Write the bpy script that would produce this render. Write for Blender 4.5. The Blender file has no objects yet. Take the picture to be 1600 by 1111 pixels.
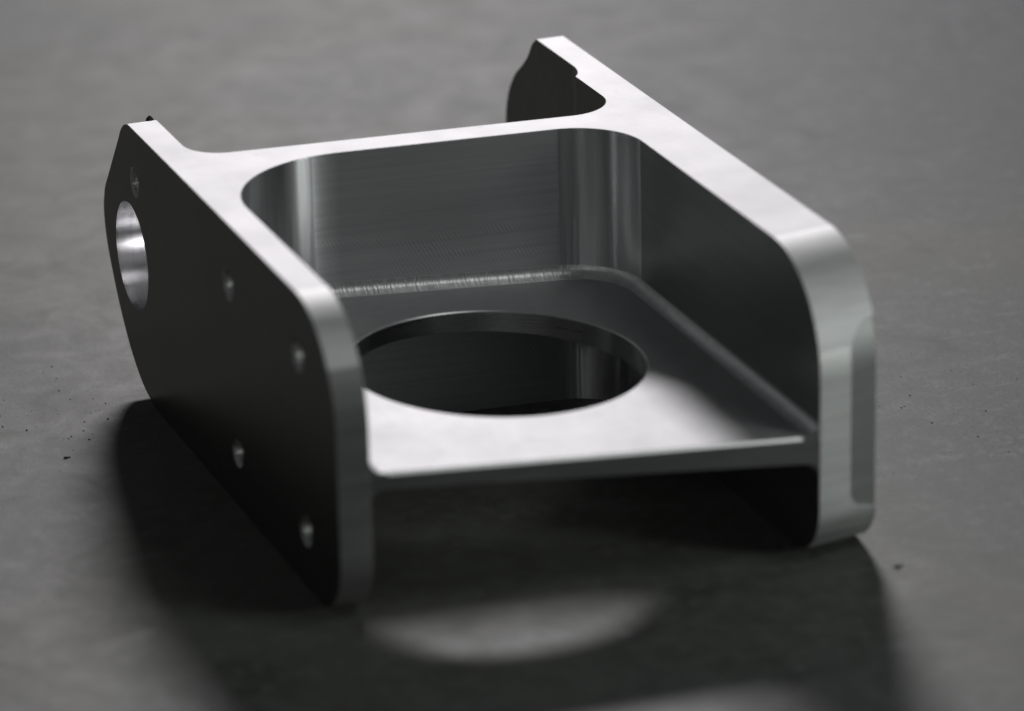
import bpy, bmesh, math, random
from mathutils import Vector, Matrix, noise

S = 0.001                     # everything below is written in millimetres
scene = bpy.context.scene
col = scene.collection

# ------------------------------------------------------------------ camera
cd = bpy.data.cameras.new("camera")
cam = bpy.data.objects.new("camera", cd)
col.objects.link(cam)
cd.sensor_fit = 'HORIZONTAL'
cd.sensor_width = 36.0
cd.lens = 6590.331 / 1600 * 36.0
cd.clip_start, cd.clip_end = 0.01, 100.0
_y, _p, _r = math.radians(20.726), math.radians(-21.041), math.radians(-1.245)
fw = Vector((math.sin(_y) * math.cos(_p), math.cos(_y) * math.cos(_p), math.sin(_p)))
rt0 = Vector((math.cos(_y), -math.sin(_y), 0))
up0 = rt0.cross(fw)
rt = rt0 * math.cos(_r) + up0 * math.sin(_r)
up = -rt0 * math.sin(_r) + up0 * math.cos(_r)
M = Matrix((rt, up, -fw)).transposed().to_4x4()
M.translation = Vector((-209.772, -636.583, 309.981)) * S
cam.matrix_world = M
cd.dof.use_dof = True
cd.dof.focus_distance = 0.838
cd.dof.aperture_fstop = 11.5
scene.camera = cam

# ------------------------------------------------------------------ world and lamps
world = bpy.data.worlds.new("World")
scene.world = world
world.use_nodes = True
bg = world.node_tree.nodes["Background"]
bg.inputs[0].default_value = (0.92, 0.98, 1.0, 1)
bg.inputs[1].default_value = 0.048


def lamp(name, direction, dist, size, power, color, target=(50, 50, 20)):
    ld = bpy.data.lights.new(name, 'AREA')
    ld.shape = 'DISK'
    ld.size = size
    ld.energy = power
    ld.color = color
    o = bpy.data.objects.new(name, ld)
    col.objects.link(o)
    d = Vector(direction).normalized()
    o.location = Vector(target) * S + d * dist
    o.rotation_euler = d.to_track_quat('Z', 'Y').to_euler()
    return o


key = lamp("workshop_lamp", (0.57, 1.66, 1.0), 1.8, 0.38, 16.5, (1.0, 0.965, 0.985))
key.data.shape = 'ELLIPSE'
key.data.size_y = 0.16
lamp("overhead_fill", (0.42, -0.40, 0.9), 2.2, 0.7, 3.6, (0.98, 1.0, 0.99))  # added fill, no such lamp seen: lifts the shade and the rounded corners
lamp("side_fill", (0.67, -0.70, 0.27), 0.55, 0.11, 0.50, (0.95, 1.0, 0.98))  # added fill: direction read off the corner band, moved close for the right front
lamp("front_left_fill", (-0.50, -0.78, 0.45), 2.2, 0.20, 0.8, (0.96, 1.0, 1.0))  # added fill, unseen: direction read off the right corner streak, no window known

scene.view_settings.view_transform = 'Standard'
scene.view_settings.look = 'None'
scene.view_settings.exposure = 0.0
scene.view_settings.gamma = 1.0
scene.cycles.max_bounces = 12
scene.cycles.glossy_bounces = 8


# ------------------------------------------------------------------ materials
class N:
    """tiny node-tree helper"""

    def __init__(self, name):
        self.m = bpy.data.materials.new(name)
        self.m.use_nodes = True
        self.t = self.m.node_tree
        self.t.nodes.clear()
        self.out = self.n('ShaderNodeOutputMaterial')
        self.b = self.n('ShaderNodeBsdfPrincipled')
        self.l(self.b.outputs[0], self.out.inputs[0])

    def n(self, kind, **kw):
        x = self.t.nodes.new(kind)
        for k, v in kw.items():
            setattr(x, k, v)
        return x

    def l(self, a, b):
        self.t.links.new(a, b)

    def coords(self, scale=(1, 1, 1), rot=(0, 0, 0)):
        g = self.n('ShaderNodeNewGeometry')
        mp = self.n('ShaderNodeMapping')
        mp.inputs['Scale'].default_value = scale
        mp.inputs['Rotation'].default_value = rot
        self.l(g.outputs['Position'], mp.inputs['Vector'])
        return mp.outputs[0]

    def noise(self, vec, scale, detail=3, rough=0.5, dist=0.0):
        x = self.n('ShaderNodeTexNoise')
        x.inputs['Scale'].default_value = scale
        x.inputs['Detail'].default_value = detail
        x.inputs['Roughness'].default_value = rough
        x.inputs['Distortion'].default_value = dist
        self.l(vec, x.inputs['Vector'])
        return x.outputs['Fac']

    def ramp(self, fac, stops, interp='LINEAR'):
        x = self.n('ShaderNodeValToRGB')
        x.color_ramp.interpolation = interp
        e = x.color_ramp.elements
        while len(e) < len(stops):
            e.new(0.5)
        for i, (p, c) in enumerate(stops):
            e[i].position = p
            e[i].color = (c, c, c, 1) if not isinstance(c, tuple) else (*c, 1)
        self.l(fac, x.inputs[0])
        return x.outputs[0]

    def math(self, op, a, b=None, c=None):
        x = self.n('ShaderNodeMath', operation=op)
        for i, v in enumerate((a, b, c)):
            if v is None:
                continue
            if isinstance(v, (int, float)):
                x.inputs[i].default_value = v
            else:
                self.l(v, x.inputs[i])
        return x.outputs[0]

    def mix(self, fac, a, b, blend='MIX'):
        x = self.n('ShaderNodeMix', data_type='RGBA', blend_type=blend)
        for i, v in ((0, fac), (6, a), (7, b)):
            if isinstance(v, (int, float)):
                x.inputs[i].default_value = v
            elif isinstance(v, tuple):
                x.inputs[i].default_value = (*v, 1)
            else:
                self.l(v, x.inputs[i])
        return x.outputs[2]

    def bump(self, h, strength, dist, normal=None):
        x = self.n('ShaderNodeBump')
        x.inputs['Strength'].default_value = strength
        x.inputs['Distance'].default_value = dist
        self.l(h, x.inputs['Height'])
        if normal is not None:
            self.l(normal, x.inputs['Normal'])
        return x.outputs[0]

    def bevel(self, r):
        x = self.n('ShaderNodeBevel', samples=4)
        x.inputs['Radius'].default_value = r * S
        return x.outputs[0]


ALU = (0.47, 0.47, 0.475)


def metal(name, rough, streak, streak_amt, bump_amt, base=ALU, bevel=0.25, extra=None, aniso=0.0, scuff=0.0):
    """milled aluminium; streak = coordinate scale (per mm) that draws the tool marks"""
    a = N(name)
    v = a.coords(tuple(s / S for s in streak))
    mm = a.coords((1 / S, 1 / S, 1 / S))
    fine = a.noise(v, 1.0, 4, 0.6)
    big = a.noise(mm, 0.06, 4, 0.6)
    c = a.mix(a.ramp(fine, [(0.3, 0.0), (0.7, 1.0)]),
              tuple(x * (1 - streak_amt) for x in base), tuple(min(1, x * (1 + streak_amt * .5)) for x in base))
    c = a.mix(a.ramp(big, [(0.35, 0.0), (0.75, 0.25)]), c, tuple(x * .82 for x in base))
    r = a.math('MULTIPLY_ADD', fine, 0.10, rough - 0.05)
    r = a.math('ADD', r, a.math('MULTIPLY_ADD', big, 0.06, -0.03))
    if scuff:
        # dull rub marks, short hairline scratches and a few dark nicks
        rub = a.ramp(a.noise(a.coords((0.10 / S, 0.22 / S, 0.2 / S), (0, 0, 0.6)), 1.0, 5, 0.7, 0.6), [(0.56, 0.0), (0.72, 1.0)])
        c = a.mix(a.math('MULTIPLY', rub, 0.35 * scuff), c, tuple(x * .55 for x in base))
        hair = a.ramp(a.noise(a.coords((0.12 / S, 3.2 / S, 1 / S), (0, 0, 0.5)), 1.0, 2, 0.5), [(0.68, 0.0), (0.72, 1.0)])
        nick = a.ramp(a.noise(mm, 0.55, 2, 0.5), [(0.72, 0.0), (0.76, 1.0)])
        c = a.mix(a.math('MULTIPLY', a.math('MAXIMUM', hair, nick), 0.45 * scuff), c, tuple(x * .4 for x in base))
    a.l(c, a.b.inputs['Base Color'])
    a.b.inputs['Metallic'].default_value = 1.0
    a.l(r, a.b.inputs['Roughness'])
    if aniso:
        # tool marks run along the wall, so reflections smear upright
        a.b.inputs['Anisotropic'].default_value = aniso
        t = a.n('ShaderNodeCombineXYZ')
        t.inputs[2].default_value = 1.0
        a.l(t.outputs[0], a.b.inputs['Tangent'])
    nrm = a.bevel(bevel) if bevel else None
    nrm = a.bump(fine, bump_amt, 0.02 * S, nrm)
    if extra:
        nrm = extra(a, nrm)
    a.l(nrm, a.b.inputs['Normal'])
    return a.m


def chatter(a, nrm):
    """fine diagonal chatter hatching on the lower half of the pocket wall"""
    w = a.n('ShaderNodeTexWave', wave_type='BANDS', bands_direction='DIAGONAL')
    w.inputs['Scale'].default_value = 0.80
    w.inputs['Distortion'].default_value = 3.0
    w.inputs['Detail'].default_value = 2
    w.inputs['Detail Scale'].default_value = 0.6
    a.l(a.coords((1 / S, 0.2 / S, 0.55 / S)), w.inputs['Vector'])
    g = a.n('ShaderNodeNewGeometry')
    sp = a.n('ShaderNodeSeparateXYZ')
    a.l(g.outputs['Position'], sp.inputs[0])
    lo = a.ramp(a.math('MULTIPLY_ADD', sp.outputs['Z'], 1 / (60 * S), 0.0),
                [(0.50, 1.0), (0.62, 0.85), (0.66, 0.25), (0.80, 0.1), (0.95, 0.0)])
    patch = a.ramp(a.noise(a.coords((0.09 / S, 0.09 / S, 0.45 / S)), 1.0, 2), [(0.4, 0.05), (0.62, 1.0)])
    h = a.math('MULTIPLY', a.math('MULTIPLY', w.outputs['Fac'], lo), patch)
    return a.bump(h, 0.42, 0.05 * S, nrm)


def ticks(a, nrm):
    """upright tool ticks in the cove along the cross wall; the side coves are smooth"""
    n1 = a.noise(a.coords((1.1 / S, 0.02 / S, 0.10 / S)), 1.0, 3, 0.7)
    g = a.n('ShaderNodeNewGeometry')
    sp = a.n('ShaderNodeSeparateXYZ')
    a.l(g.outputs['Position'], sp.inputs[0])
    m = a.ramp(a.math('MULTIPLY', sp.outputs['Y'], 1 / (100 * S)), [(0.80, 0.0), (0.86, 1.0)])
    return a.bump(a.math('MULTIPLY', a.ramp(n1, [(0.40, 0.0), (0.62, 1.0)]), m), 0.7, 0.09 * S, nrm)


def corner_chatter(a, nrm):
    """upright chatter ridges low in the far right corner"""
    g = a.n('ShaderNodeNewGeometry')
    sp = a.n('ShaderNodeSeparateXYZ')
    a.l(g.outputs['Position'], sp.inputs[0])
    n1 = a.noise(a.coords((1.6 / S, 0.3 / S, 0.03 / S)), 1.0, 2, 0.5, 0.2)
    mx = a.ramp(a.math('MULTIPLY', sp.outputs['X'], 1 / (100 * S)), [(0.74, 0.0), (0.77, 1.0), (0.81, 1.0), (0.84, 0.0)])
    mz = a.ramp(a.math('MULTIPLY', sp.outputs['Z'], 1 / (60 * S)), [(0.62, 1.0), (0.66, 0.0)])
    h = a.math('MULTIPLY', a.math('MULTIPLY', n1, mx), mz)
    return a.bump(h, 0.8, 0.10 * S, nrm)


def mill_arcs(a, nrm):
    """faint sweeping face-mill arcs"""
    w = a.n('ShaderNodeTexWave', wave_type='RINGS', rings_direction='SPHERICAL')
    w.inputs['Scale'].default_value = 0.30
    w.inputs['Distortion'].default_value = 0.8
    w.inputs['Detail'].default_value = 2
    mp = a.n('ShaderNodeMapping')
    mp.inputs['Location'].default_value = (-160, 30, 0)
    a.l(a.coords((1 / S, 1 / S, 1 / S)), mp.inputs['Vector'])
    a.l(mp.outputs[0], w.inputs['Vector'])
    return a.bump(w.outputs['Fac'], 0.10, 0.02 * S, nrm)


M_TOP = metal("face_milled_aluminium", 0.64, (0.9, 0.12, 0.5), 0.16, 0.08, base=(0.48, 0.48, 0.487), extra=mill_arcs, scuff=0.38)
M_SIDE = metal("shaded_side_aluminium", 0.34, (0.05, 0.6, 0.6), 0.16, 0.08, base=(0.26, 0.255, 0.247), scuff=0.9)  # base darkened below the other faces: shade put into the colour
M_INNER = metal("pocket_side_aluminium", 0.32, (0.03, 0.03, 1.2), 0.14, 0.05, base=(0.40, 0.40, 0.395), aniso=0.5, scuff=0.3)  # milder darkening than the outer sides, again shade put into the base
M_EDGE = metal("plate_edge_aluminium", 0.46, (0.06, 0.06, 0.6), 0.14, 0.06, base=(0.38, 0.385, 0.38), scuff=0.3, aniso=0.76)
M_ARC = metal("lit_corner_aluminium", 0.66, (0.06, 0.06, 0.6), 0.14, 0.06, base=(0.74, 0.745, 0.742), scuff=0.25)  # lighter copy of the edge metal: light on the rounding put into colour
M_RECESS = metal("shaded_recess_aluminium", 0.50, (0.06, 0.06, 0.6), 0.12, 0.06, base=(0.27, 0.275, 0.27), aniso=0.4)  # darker copy of the edge metal: shade of the relief put into colour
M_WALL = metal("pocket_wall_aluminium", 0.40, (0.02, 0.02, 1.6), 0.10, 0.05, base=(0.84, 0.845, 0.855), extra=chatter, aniso=0.85)  # lightened base makes up for a weaker side light
M_CORNER = metal("corner_milled_aluminium", 0.30, (0.9, 0.9, 0.03), 0.14, 0.06, base=(0.80, 0.805, 0.81), aniso=0.9, extra=corner_chatter)  # base lightened here too, for the same lost side light
M_COVE = metal("cove_aluminium", 0.40, (0.5, 0.5, 0.4), 0.12, 0.08, base=(0.82, 0.82, 0.82), extra=ticks)
M_FLOOR = metal("shelf_floor_aluminium", 0.67, (0.4, 0.4, 0.4), 0.08, 0.06, base=(0.57, 0.57, 0.577), extra=mill_arcs, scuff=0.10)
M_BORE = metal("bored_aluminium", 0.24, (1.2, 0.06, 0.06), 0.14, 0.35, base=(0.70, 0.70, 0.71))
M_RIM = metal("hole_rim_aluminium", 0.28, (0.05, 0.05, 1.2), 0.10, 0.10, base=(0.66, 0.665, 0.67), aniso=0.8)
M_THREAD = metal("thread_metal", 0.28, (0.5, 0.5, 0.5), 0.1, 0.1, base=(0.82, 0.82, 0.80), bevel=0)


HUE_OFFSET = (260, 480, 0)


def table_material():
    a = N("dark_bench_slab")
    u = a.coords((1 / S, 1 / S, 1 / S))
    big = a.noise(u, 0.008, 5, 0.62, 0.5)
    mid = a.noise(u, 0.075, 6, 0.68, 0.5)
    fin = a.noise(u, 0.9, 5, 0.72)
    hp = a.n('ShaderNodeMapping')
    hp.inputs['Location'].default_value = HUE_OFFSET
    a.l(u, hp.inputs['Vector'])
    hue = a.noise(hp.outputs[0], 0.0045, 3, 0.5)
    c = a.mix(a.ramp(mid, [(0.38, 0.0), (0.62, 1.0)]), (0.050, 0.051, 0.053), (0.176, 0.176, 0.176))
    c = a.mix(a.ramp(a.noise(u, 0.26, 4, 0.65, 0.3), [(0.50, 0.0), (0.66, 0.85)]), c, (0.235, 0.235, 0.233))
    c = a.mix(a.ramp(big, [(0.38, 0.0), (0.62, 0.75)]), c, (0.148, 0.143, 0.134))
    c = a.mix(a.ramp(fin, [(0.30, 0.8), (0.46, 0.0), (0.75, 0.0)]), c, (0.060, 0.060, 0.060))
    c = a.mix(a.ramp(fin, [(0.60, 0.0), (0.74, 0.35)]), c, (0.26, 0.26, 0.255))
    c = a.mix(a.ramp(hue, [(0.42, 0.0), (0.58, 0.6)]), c, (0.182, 0.174, 0.136))
    # fine pores, gathered in loose patches
    vo = a.n('ShaderNodeTexVoronoi', feature='F1')
    vo.inputs['Scale'].default_value = 0.55
    a.l(u, vo.inputs['Vector'])
    clus = a.noise(u, 0.035, 3)
    pit = a.math('LESS_THAN', vo.outputs['Distance'], a.math('MULTIPLY_ADD', clus, 0.5, -0.20))
    c = a.mix(a.math('MULTIPLY', pit, 0.6), c, (0.030, 0.028, 0.024))
    # pale hairline scratches in a few directions
    hs = None
    for k, (ang, off) in enumerate(((0.25, 0.0), (1.1, 40.0), (2.3, 90.0))):
        mp = a.n('ShaderNodeMapping')
        mp.inputs['Location'].default_value = (off, off * 0.7, 0)
        a.l(a.coords((0.035 / S, 1.1 / S, 1 / S), (0, 0, ang)), mp.inputs['Vector'])
        h = a.ramp(a.noise(mp.outputs[0], 1.0, 2, 0.4, 0.15), [(0.735, 0.0), (0.765, 1.0)])
        hs = h if hs is None else a.math('MAXIMUM', hs, h)
    c = a.mix(a.math('MULTIPLY', hs, 0.45), c, (0.34, 0.34, 0.33))
    c = a.mix(1.0, c, (0.725, 0.775, 0.790), 'MULTIPLY')
    a.l(c, a.b.inputs['Base Color'])
    r = a.math('MULTIPLY_ADD', mid, 0.30, 0.40)
    a.l(r, a.b.inputs['Roughness'])
    a.b.inputs['Specular IOR Level'].default_value = 0.20
    h = a.math('ADD', a.math('MULTIPLY', mid, 0.6), a.math('MULTIPLY', fin, 0.45))
    h = a.math('SUBTRACT', h, a.math('MULTIPLY', pit, 0.4))
    nrm = a.bump(h, 0.35, 0.35 * S)
    a.l(nrm, a.b.inputs['Normal'])
    return a.m


M_TABLE = table_material()


def plain(name, base, rough, metallic=0.0):
    a = N(name)
    n1 = a.noise(a.coords((1 / S, 1 / S, 1 / S)), 0.8, 3)
    a.l(a.mix(n1, tuple(x * .7 for x in base), base), a.b.inputs['Base Color'])
    a.b.inputs['Roughness'].default_value = rough
    a.b.inputs['Metallic'].default_value = metallic
    return a.m


M_DARK = plain("black_oxide_steel", (0.03, 0.03, 0.03), 0.5)
M_GRIT = plain("dark_grit", (0.03, 0.027, 0.022), 0.8)
M_CHIP = plain("pale_swarf", (0.45, 0.45, 0.42), 0.4, 0.7)


# ------------------------------------------------------------------ mesh helpers
def mesh_obj(name, verts, faces, mat=None, parent=None):
    me = bpy.data.meshes.new(name)
    me.from_pydata([Vector(v) * S for v in verts], [], faces)
    bm = bmesh.new()
    bm.from_mesh(me)
    bmesh.ops.recalc_face_normals(bm, faces=bm.faces)
    bm.to_mesh(me)
    bm.free()
    if mat:
        me.materials.append(mat)
    o = bpy.data.objects.new(name, me)
    col.objects.link(o)
    o.parent = parent
    return o


def prism(poly, axis, a, b):
    """closed polygon extruded along an axis; poly in the two other axes (cyclic order)"""
    n = len(poly)

    def put(p, t):
        return {'x': (t, p[0], p[1]), 'y': (p[0], t, p[1]), 'z': (p[0], p[1], t)}[axis]
    v = [put(p, a) for p in poly] + [put(p, b) for p in poly]
    f = [tuple(range(n))[::-1], tuple(range(n, 2 * n))]
    f += [(i, (i + 1) % n, n + (i + 1) % n, n + i) for i in range(n)]
    return mesh_obj("solid", v, f)


def sheared(poly, a, b, k, x0):
    """a prism along x whose y slides with x"""
    n = len(poly)
    v = [(a, p[0] + k * (a - x0), p[1]) for p in poly] + [(b, p[0] + k * (b - x0), p[1]) for p in poly]
    f = [tuple(range(n))[::-1], tuple(range(n, 2 * n))]
    f += [(i, (i + 1) % n, n + (i + 1) % n, n + i) for i in range(n)]
    return mesh_obj("solid", v, f)


def circle(cx, cy, r, n=96, a0=0.0):
    return [(cx + r * math.cos(a0 + 2 * math.pi * i / n), cy + r * math.sin(a0 + 2 * math.pi * i / n)) for i in range(n)]


def arc(cx, cy, r, a0, a1, n):
    return [(cx + r * math.cos(math.radians(a0 + (a1 - a0) * i / n)),
             cy + r * math.sin(math.radians(a0 + (a1 - a0) * i / n))) for i in range(n + 1)]


def spline(pts, k=5):
    """Catmull-Rom through the points"""
    out = []
    for i in range(len(pts) - 1):
        p0 = pts[max(i - 1, 0)]
        p1, p2 = pts[i], pts[i + 1]
        p3 = pts[min(i + 2, len(pts) - 1)]
        for j in range(k):
            t = j / k
            out.append(tuple(0.5 * (2 * p1[c] + (p2[c] - p0[c]) * t + (2 * p0[c] - 5 * p1[c] + 4 * p2[c] - p3[c]) * t * t
                                    + (3 * p1[c] - p0[c] - 3 * p2[c] + p3[c]) * t ** 3) for c in (0, 1)))
    out.append(pts[-1])
    return out


def boolean(o, cutters, op):
    for c in cutters:
        m = o.modifiers.new("b", 'BOOLEAN')
        m.operation = op
        m.solver = 'EXACT'
        m.object = c
        dg = bpy.context.evaluated_depsgraph_get()
        me = bpy.data.meshes.new_from_object(o.evaluated_get(dg))
        o.modifiers.clear()
        old = o.data
        o.data = me
        bpy.data.meshes.remove(old)
        bpy.data.objects.remove(c)
    return o


# ------------------------------------------------------------------ bracket geometry (mm)
H = 56.6
TL, XR = 6.0, 87.7                    # inner faces of the two side plates
XP, XT = 91.7, 94.0                   # right plate behind the wall, and its thinned tail
W = 100.0
FR_SKEW = 0.15                        # the right plate's front face is turned a little outwards
FL, FR = 4.5, -4.6                    # front faces of the left and right plate


def wall_front(x):
    return 92.57 - 0.093 * (x - 50)


def wall_rear(x):
    return 99.63 - 0.093 * (x - 50)


def front_line(x):
    return FL + (FR - FL) * (x - TL) / (XR - TL) + 0.15


SL = -0.093
LEN = math.hypot(1, SL)


def pocket(o, n=28):
    """pocket outline (open at the front) moved inwards by o: left face, arc, wall, arc, right face"""
    pts = []
    ang = math.degrees(math.atan(SL))
    rl, rr = 24.0, 14.0
    # left arc centre: rl from x=TL and rl from the wall line
    cx = TL + rl
    cy = wall_front(cx) - rl * LEN
    xl = TL + o
    pts.append((xl, None))
    pts += arc(cx, cy, rl - o, 180, 90 + ang, n)
    cx2 = XR - rr
    cy2 = wall_front(cx2) - rr * LEN
    pts += arc(cx2, cy2, rr - o, 90 + ang, 0, n)
    pts.append((XR - o, None))
    return pts


def frame_plan():
    ang = math.degrees(math.atan(SL))
    p = [(0, -30), (TL, -30)]
    p += [q for q in pocket(0) if q[1] is not None]
    p += [(XR, -30), (W, -30), (W, 200), (XT, 200), (XT, 128), (93.95, 126.2), (93.6, 124.2), (93.0, 122.5),
          (92.3, 121.2), (XP, 120.5)]
    r = 9.5
    cx = XP - r
    p += arc(cx, wall_rear(cx) + r * LEN, r, 0, -90 + ang, 16)
    r = 8.0
    cx = TL + r
    p += arc(cx, wall_rear(cx) + r * LEN, r, -90 + ang, -180, 16)
    p += [(TL, 200), (0, 200)]
    return p


body = prism(frame_plan(), 'z', 0, H)

# outlines of the side plates, cut with prisms along x
left_rear = spline([(112, -0.4), (118.5, 0.15), (124.3, 1.2), (129.3, 3.2), (134.5, 6.7), (138.6, 10.6), (142.6, 15.4), (146, 20.6),
                    (148.4, 25), (149.6, 29), (149.8, 32.5), (149.1, 35), (147.9, 37.6), (144.4, 41.6), (140.8, 45.7), (136.1, 51),
                    (133.6, 53.9), (131.0, 55.7), (127.6, 56.8)])
cut_lr = left_rear + [(127.6, 70), (230, 70), (230, -20), (112, -20)]
right_rear = spline([(147.6, 56.8), (150.4, 54.9), (152, 52.9), (153.6, 51.0), (156.6, 48.5), (160.1, 46.0), (162.7, 43.4), (165, 40.1),
                     (166.4, 36.5), (166.9, 33.1), (166.9, 28.3), (166.9, 23.5), (166.4, 20.1), (165, 16.5), (162.7, 13.2), (160.1, 10.6),
                     (156.6, 8.1), (153.6, 5.6), (152, 3.7), (150.4, 1.7), (147.6, -0.3)])
cut_rr = right_rear + [(147.6, -20), (230, -20), (230, 70), (147.6, 70)]


def front_cut(y, rt_, rb):
    p = [(y + rb, -20), (y + rb, -0.02)] + arc(y + rb, rb, rb, 268, 180, 20)[0:] + \
        arc(y + rt_, H - rt_, rt_, 180, 91.5, 32) + [(y + rt_, H + 0.05), (y + rt_, 80), (-80, 80), (-80, -20)]
    return p


boolean(body, [prism(cut_lr, 'x', -10, 50), prism(cut_rr, 'x', 50, 120),
               prism(front_cut(FL, 20.0, 13.0), 'x', -10, 50), sheared(front_cut(FR, 20.5, 11.0), 50, 120, FR_SKEW, XR)], 'DIFFERENCE')


# shallow relief milled off the front outer edge of the right plate
nz0, nz1 = 8.6, 45.6


def notch_x(z):
    """inner border: upright, curving out to the side at both ends"""
    for zc, r, sg in ((nz1 - 6.5, 6.5, 1), (nz0 + 4.5, 4.5, -1)):
        d = (z - zc) * sg
        if d > 0:
            return 94.4 + 6.5 * (1 - math.sqrt(max(0.0, 1 - (d / r) ** 2)))
    return 94.4


zs = [nz0 + (nz1 - nz0) * i / 40 for i in range(41)]
nv, nf = [], []
for z in zs:
    rec = 20.5 - math.sqrt(20.5 ** 2 - max(0.0, z - (H - 20.5)) ** 2)
    yb = FR + 0.9 + rec
    nv += [(notch_x(z), yb + FR_SKEW * (notch_x(z) - XR), z), (101.2, yb + FR_SKEW * (101.2 - XR), z), (101.2, -30, z), (notch_x(z) - 0.0, -30, z)]
for i in range(40):
    for j in range(4):
        nf.append((4 * i + j, 4 * i + (j + 1) % 4, 4 * i + 4 + (j + 1) % 4, 4 * i + 4 + j))
nf += [(0, 1, 2, 3), (160, 161, 162, 163)]
boolean(body, [mesh_obj("solid", nv, nf)], 'DIFFERENCE')


# shelf with coves
def shelf_z(x, y):
    return 26.95 - 0.037 * (x - 50) + 0.006 * (y - 50)


def shelf_th(x):
    return 4.1 + 0.027 * (x - 50)


RC = 2.6


def make_shelf():
    rows = []
    ths = [0, 12, 24, 36, 48, 60, 72, 82]
    prof = [(RC * (1 - math.sin(math.radians(t))), RC * (1 - math.cos(math.radians(t)))) for t in ths]
    prof.append((-0.4, prof[-1][1] + 0.35))
    levels = [(o, dz, +1) for o, dz in prof] + [(o, dz, -1) for o, dz in reversed(prof)]
    for o, dz, sgn in levels:
        row = []
        for (x, y) in pocket(o):
            if y is None:
                y = front_line(x)
            z = shelf_z(x, y)
            z = z + dz if sgn > 0 else z - shelf_th(x) - dz
            row.append((x, y, z))
        rows.append(row)
    n = len(rows[0])
    v = [p for r in rows for p in r]
    f = []
    m = len(rows)
    for i in range(m - 1):
        for j in range(n - 1):
            f.append((i * n + j, i * n + j + 1, (i + 1) * n + j + 1, (i + 1) * n + j))
    f.append(tuple(range(n)))                                  # floor
    f.append(tuple(range((m - 1) * n, m * n)))                 # underside
    f.append(tuple(i * n for i in range(m)) + tuple(i * n + n - 1 for i in reversed(range(m))))  # front
    return mesh_obj("solid", v, f)


boolean(body, [make_shelf()], 'UNION')
boolean(body, [prism(circle(130.3, 28.5, 16.5, 96), 'x', TL - 0.5, 15.0)], 'UNION')
HX, HY, HR = 46.7, 49.3, 27.95
SMALL = [(125.6, 45.4), (64.9, 44.2), (24.4, 44.5), (63.6, 11.5), (23.6, 11.4)]
BORE = (130.3, 28.5, 11.1)
SR = 3.1
cutters = [prism(circle(HX, HY, HR, 160), 'z', 12, 42), prism(circle(BORE[0], BORE[1], BORE[2], 96), 'x', -5, 30)]
cutters += [prism(circle(y, z, SR, 32), 'x', -5, 20) for y, z in SMALL]
# broken edge round the top of the shelf hole
n = 160
nv = []
for rr, dz in ((HR - 0.3, -0.55), (HR + 0.75, 0.5)):
    for px, py in circle(HX, HY, rr, n):
        nv.append((px, py, shelf_z(px, py) + dz))
nf = [tuple(range(n)), tuple(range(n, 2 * n))] + [(i, (i + 1) % n, n + (i + 1) % n, n + i) for i in range(n)]
cutters.append(mesh_obj("solid", nv, nf))
# chamfer along the shelf's front edge
nv = []
for px in (TL + RC + 0.6, XR - RC - 0.4):
    yf, zf = front_line(px), shelf_z(px, front_line(px))
    nv += [(px, yf - 0.5, zf - 1.0), (px, yf + 0.9, zf + 0.4), (px, yf - 0.5, zf + 0.4)]
cutters.append(mesh_obj("solid", nv, [(0, 1, 2), (3, 4, 5), (0, 1, 4, 3), (1, 2, 5, 4), (2, 0, 3, 5)]))
boolean(body, cutters, 'DIFFERENCE')


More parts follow.
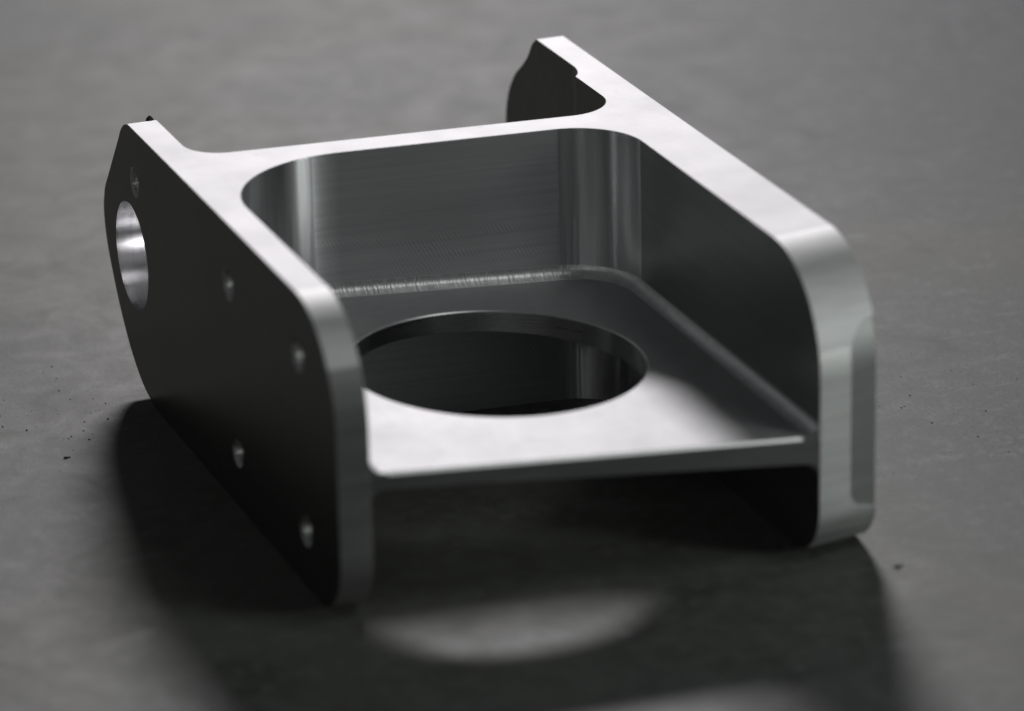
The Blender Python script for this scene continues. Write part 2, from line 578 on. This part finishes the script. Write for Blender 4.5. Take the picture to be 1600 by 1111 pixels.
# ---- split the machined solid into its parts
def split_parts(o):
    bm = bmesh.new()
    bm.from_mesh(o.data)
    for x in (TL + 0.03, XR - 0.03):
        bmesh.ops.bisect_plane(bm, geom=bm.verts[:] + bm.edges[:] + bm.faces[:], dist=1e-7,
                               plane_co=Vector((x, 0, 0)) * S, plane_no=(1, 0, 0))
    for f in bm.faces:
        c = f.calc_center_median() / S
        nrm = f.normal
        if c.x < TL + 0.03 or c.x > XR - 0.03 or (c.y > 112 and c.x < 50):
            left = c.x < 50
            bore = left and math.hypot(c.y - BORE[0], c.z - BORE[1]) < BORE[2] + 0.2 and abs(nrm.x) < 0.3
            small = left and any(math.hypot(c.y - y, c.z - z) < SR + 0.2 for y, z in SMALL) and abs(nrm.x) < 0.3
            part = 5 if bore else 6 if small else (0 if left else 1)
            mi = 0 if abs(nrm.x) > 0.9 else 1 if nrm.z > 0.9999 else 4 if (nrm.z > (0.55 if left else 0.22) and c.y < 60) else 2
            if mi == 0 and not left and c.x < XR + 1 and c.y < 92:
                mi = 5
            if c.x > 94 and c.y < 0 and nrm.y < -0.8 and 0.5 < c.y - FR - FR_SKEW * (c.x - XR) - (20.5 - math.sqrt(20.5 ** 2 - max(0.0, c.z - (H - 20.5)) ** 2)) < 1.2 and nz0 < c.z < nz1:
                mi = 3
        else:
            sz = shelf_z(c.x, c.y)
            inshelf = sz - shelf_th(c.x) - RC - 0.2 < c.z < sz + RC + 0.2 and c.y < wall_front(c.x) + 0.01
            if inshelf:
                part = 4 if math.hypot(c.x - HX, c.y - HY) < HR + 0.1 and abs(nrm.z) < 0.4 else 3
                mi = 0 if abs(nrm.z) > 0.995 else (2 if c.y < 4.9 and nrm.y < -0.85 and abs(nrm.x) < 0.3 else 1)
                if mi == 1 and c.x < TL + RC + 1 and c.y < 60 and c.z > 24:
                    mi = 0
            else:
                part = 2
                mi = 1 if nrm.z > 0.99 else (0 if abs(nrm.x) < 0.12 else 2)
        f.material_index = part * 10 + mi
    parts = {}
    for k in range(7):
        b2 = bmesh.new()
        vm = {}
        for f in bm.faces:
            if f.material_index // 10 != k:
                continue
            vs = []
            for v in f.verts:
                if v.index not in vm or True:
                    key = v
                    if key not in vm:
                        vm[key] = b2.verts.new(v.co)
                    vs.append(vm[key])
            nf = b2.faces.new(vs)
            nf.material_index = f.material_index % 10
            nf.smooth = True
        me = bpy.data.meshes.new("part")
        b2.to_mesh(me)
        b2.free()
        me.set_sharp_from_angle(angle=math.radians(28))
        parts[k] = me
    bm.free()
    return parts


meshes = split_parts(body)
bpy.data.objects.remove(body)

bracket = bpy.data.objects.new("machined_bracket", None)
col.objects.link(bracket)
bracket.location = Vector((50, 50, 0)) * S
bracket["label"] = "silver milled aluminium bracket with two side plates, cross wall and round hole in its shelf"
bracket["category"] = "bracket"


def part(name, me, mats, label=None, parent=bracket):
    me.name = name
    for m in mats:
        me.materials.append(m)
    o = bpy.data.objects.new(name, me)
    col.objects.link(o)
    o.parent = parent
    if parent is bracket:
        o.matrix_parent_inverse = Matrix.Translation(-bracket.location)
    wn = o.modifiers.new("normals", 'WEIGHTED_NORMAL')
    wn.keep_sharp = True
    wn.weight = 100
    if label:
        o["label"] = label
    return o


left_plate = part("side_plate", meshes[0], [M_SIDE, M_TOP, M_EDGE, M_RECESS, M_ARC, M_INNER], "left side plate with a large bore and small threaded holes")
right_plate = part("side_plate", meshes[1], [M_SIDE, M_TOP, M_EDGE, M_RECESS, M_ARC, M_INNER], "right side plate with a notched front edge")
part("cross_wall", meshes[2], [M_WALL, M_TOP, M_CORNER])
shelf = part("shelf", meshes[3], [M_FLOOR, M_COVE, M_EDGE])
part("hole_rim", meshes[4], [M_RIM, M_RIM, M_RIM], parent=bracket)
part("bore", meshes[5], [M_BORE, M_BORE, M_BORE], parent=bracket)
bpy.data.meshes.remove(meshes[6])


def thread(y, z):
    """the cut thread of a small hole: ridged tube along x"""
    v, f = [], []
    n, turns, pitch = 28, 11, 0.55
    k = turns * 4
    for i in range(k + 1):
        for j in range(n):
            a = 2 * math.pi * j / n
            t = i / 4 + j / n
            r = SR - 0.28 - 0.32 * (0.5 - 0.5 * math.cos(2 * math.pi * t))
            if i == 0:
                r = SR + 0.01
            v.append((0.02 if i == 0 else 0.26 + i / k * (TL - 0.6), y + r * math.cos(a), z + r * math.sin(a)))
    for i in range(k):
        for j in range(n):
            f.append((i * n + j, i * n + (j + 1) % n, (i + 1) * n + (j + 1) % n, (i + 1) * n + j))
    o = mesh_obj("threaded_hole", v, f, M_THREAD, bracket)
    o.matrix_parent_inverse = Matrix.Translation(-bracket.location)
    for p in o.data.polygons:
        p.use_smooth = True
    return o


for y, z in SMALL:
    thread(y, z)

# ------------------------------------------------------------------ bench surface
T = 1500
table = mesh_obj("bench_surface", [(-T, -900, 0), (T, -900, 0), (T, 2200, 0), (-T, 2200, 0),
                                   (-T, -900, -40), (T, -900, -40), (T, 2200, -40), (-T, 2200, -40)],
                 [(0, 1, 2, 3), (7, 6, 5, 4), (0, 4, 5, 1), (1, 5, 6, 2), (2, 6, 7, 3), (3, 7, 4, 0)], M_TABLE)
table["kind"] = "structure"


# ------------------------------------------------------------------ small dark nub showing behind the left plate's tip
def lathe(prof, n=20):
    v, f = [], []
    for r_, z_ in prof:
        v += [(r_ * math.cos(2 * math.pi * j / n), r_ * math.sin(2 * math.pi * j / n), z_) for j in range(n)]
    for i in range(len(prof) - 1):
        for j in range(n):
            f.append((i * n + j, i * n + (j + 1) % n, (i + 1) * n + (j + 1) % n, (i + 1) * n + j))
    f.append(tuple(range(n)))
    f.append(tuple(range((len(prof) - 1) * n, len(prof) * n)))
    return v, f


nv, nf = lathe([(0.85, -2.5), (0.85, 0.2), (0.78, 0.6), (0.55, 1.0), (0.25, 1.3), (0.05, 1.45)])
nub = mesh_obj("set_screw", [(x + 5.1, y + 130.2, z + 55.75) for x, y, z in nv], nf, M_DARK, bracket)
nub.matrix_parent_inverse = Matrix.Translation(-bracket.location)
nub["label"] = "small dark pointed screw tip at the rear end of the left plate"

# ------------------------------------------------------------------ grit lying on the bench
rng = random.Random(7)


def lump(x, y, r, verts, faces, flat=0.6):
    bm = bmesh.new()
    bmesh.ops.create_icosphere(bm, subdivisions=1, radius=1)
    base = len(verts)
    ax = rng.uniform(0.6, 1.5)
    th = rng.uniform(0, math.pi)
    for q in bm.verts:
        k = rng.uniform(0.7, 1.25)
        px, py, pz = q.co.x * r * k * ax, q.co.y * r * k / ax, q.co.z * r * k * flat
        verts.append((x + px * math.cos(th) - py * math.sin(th), y + px * math.sin(th) + py * math.cos(th), pz + r * flat * 0.6))
    for fc in bm.faces:
        faces.append(tuple(base + q.index for q in fc.verts))
    bm.free()


for label, x, y, r_, m_ in (("dark grit crumb alone on the bench by the right plate's front foot", 100.9, -10.3, 0.5, M_GRIT),
                            ("dark grit crumb on the bench left of the left plate's shadow", -23.2, 101.1, 0.42, M_GRIT)):
    v, f = [], []
    for _ in range(4):
        lump(x + rng.uniform(-.7, .7), y + rng.uniform(-.7, .7), r_ * rng.uniform(.4, 1), v, f)
    o = mesh_obj("grit_crumb", v, f, m_)
    o["label"] = label
    o["category"] = "grit"
    o["group"] = "grit crumbs on the bench"

v, f = [], []
for _ in range(80):
    x, y = rng.gauss(-14, 7), rng.gauss(119, 11)
    if x > -5:
        continue
    lump(x, y, abs(rng.gauss(0, 0.08)) + 0.04, v, f)
for _ in range(22):
    lump(rng.uniform(112, 165), rng.gauss(52, 16), abs(rng.gauss(0, 0.08)) + 0.04, v, f)
for _ in range(70):
    lump(rng.uniform(-60, 190), rng.uniform(-40, 190), abs(rng.gauss(0, 0.07)) + 0.04, v, f)
dust = mesh_obj("dust", v, f, M_GRIT)
dust["kind"] = "stuff"
v, f = [], []
for _ in range(22):
    lump(rng.uniform(108, 170), rng.gauss(50, 26), abs(rng.gauss(0, 0.12)) + 0.06, v, f)
for _ in range(22):
    lump(rng.uniform(-60, 110), rng.uniform(-30, 170), abs(rng.gauss(0, 0.08)) + 0.05, v, f)
swarf = mesh_obj("pale_specks", v, f, M_CHIP)
swarf["kind"] = "stuff"
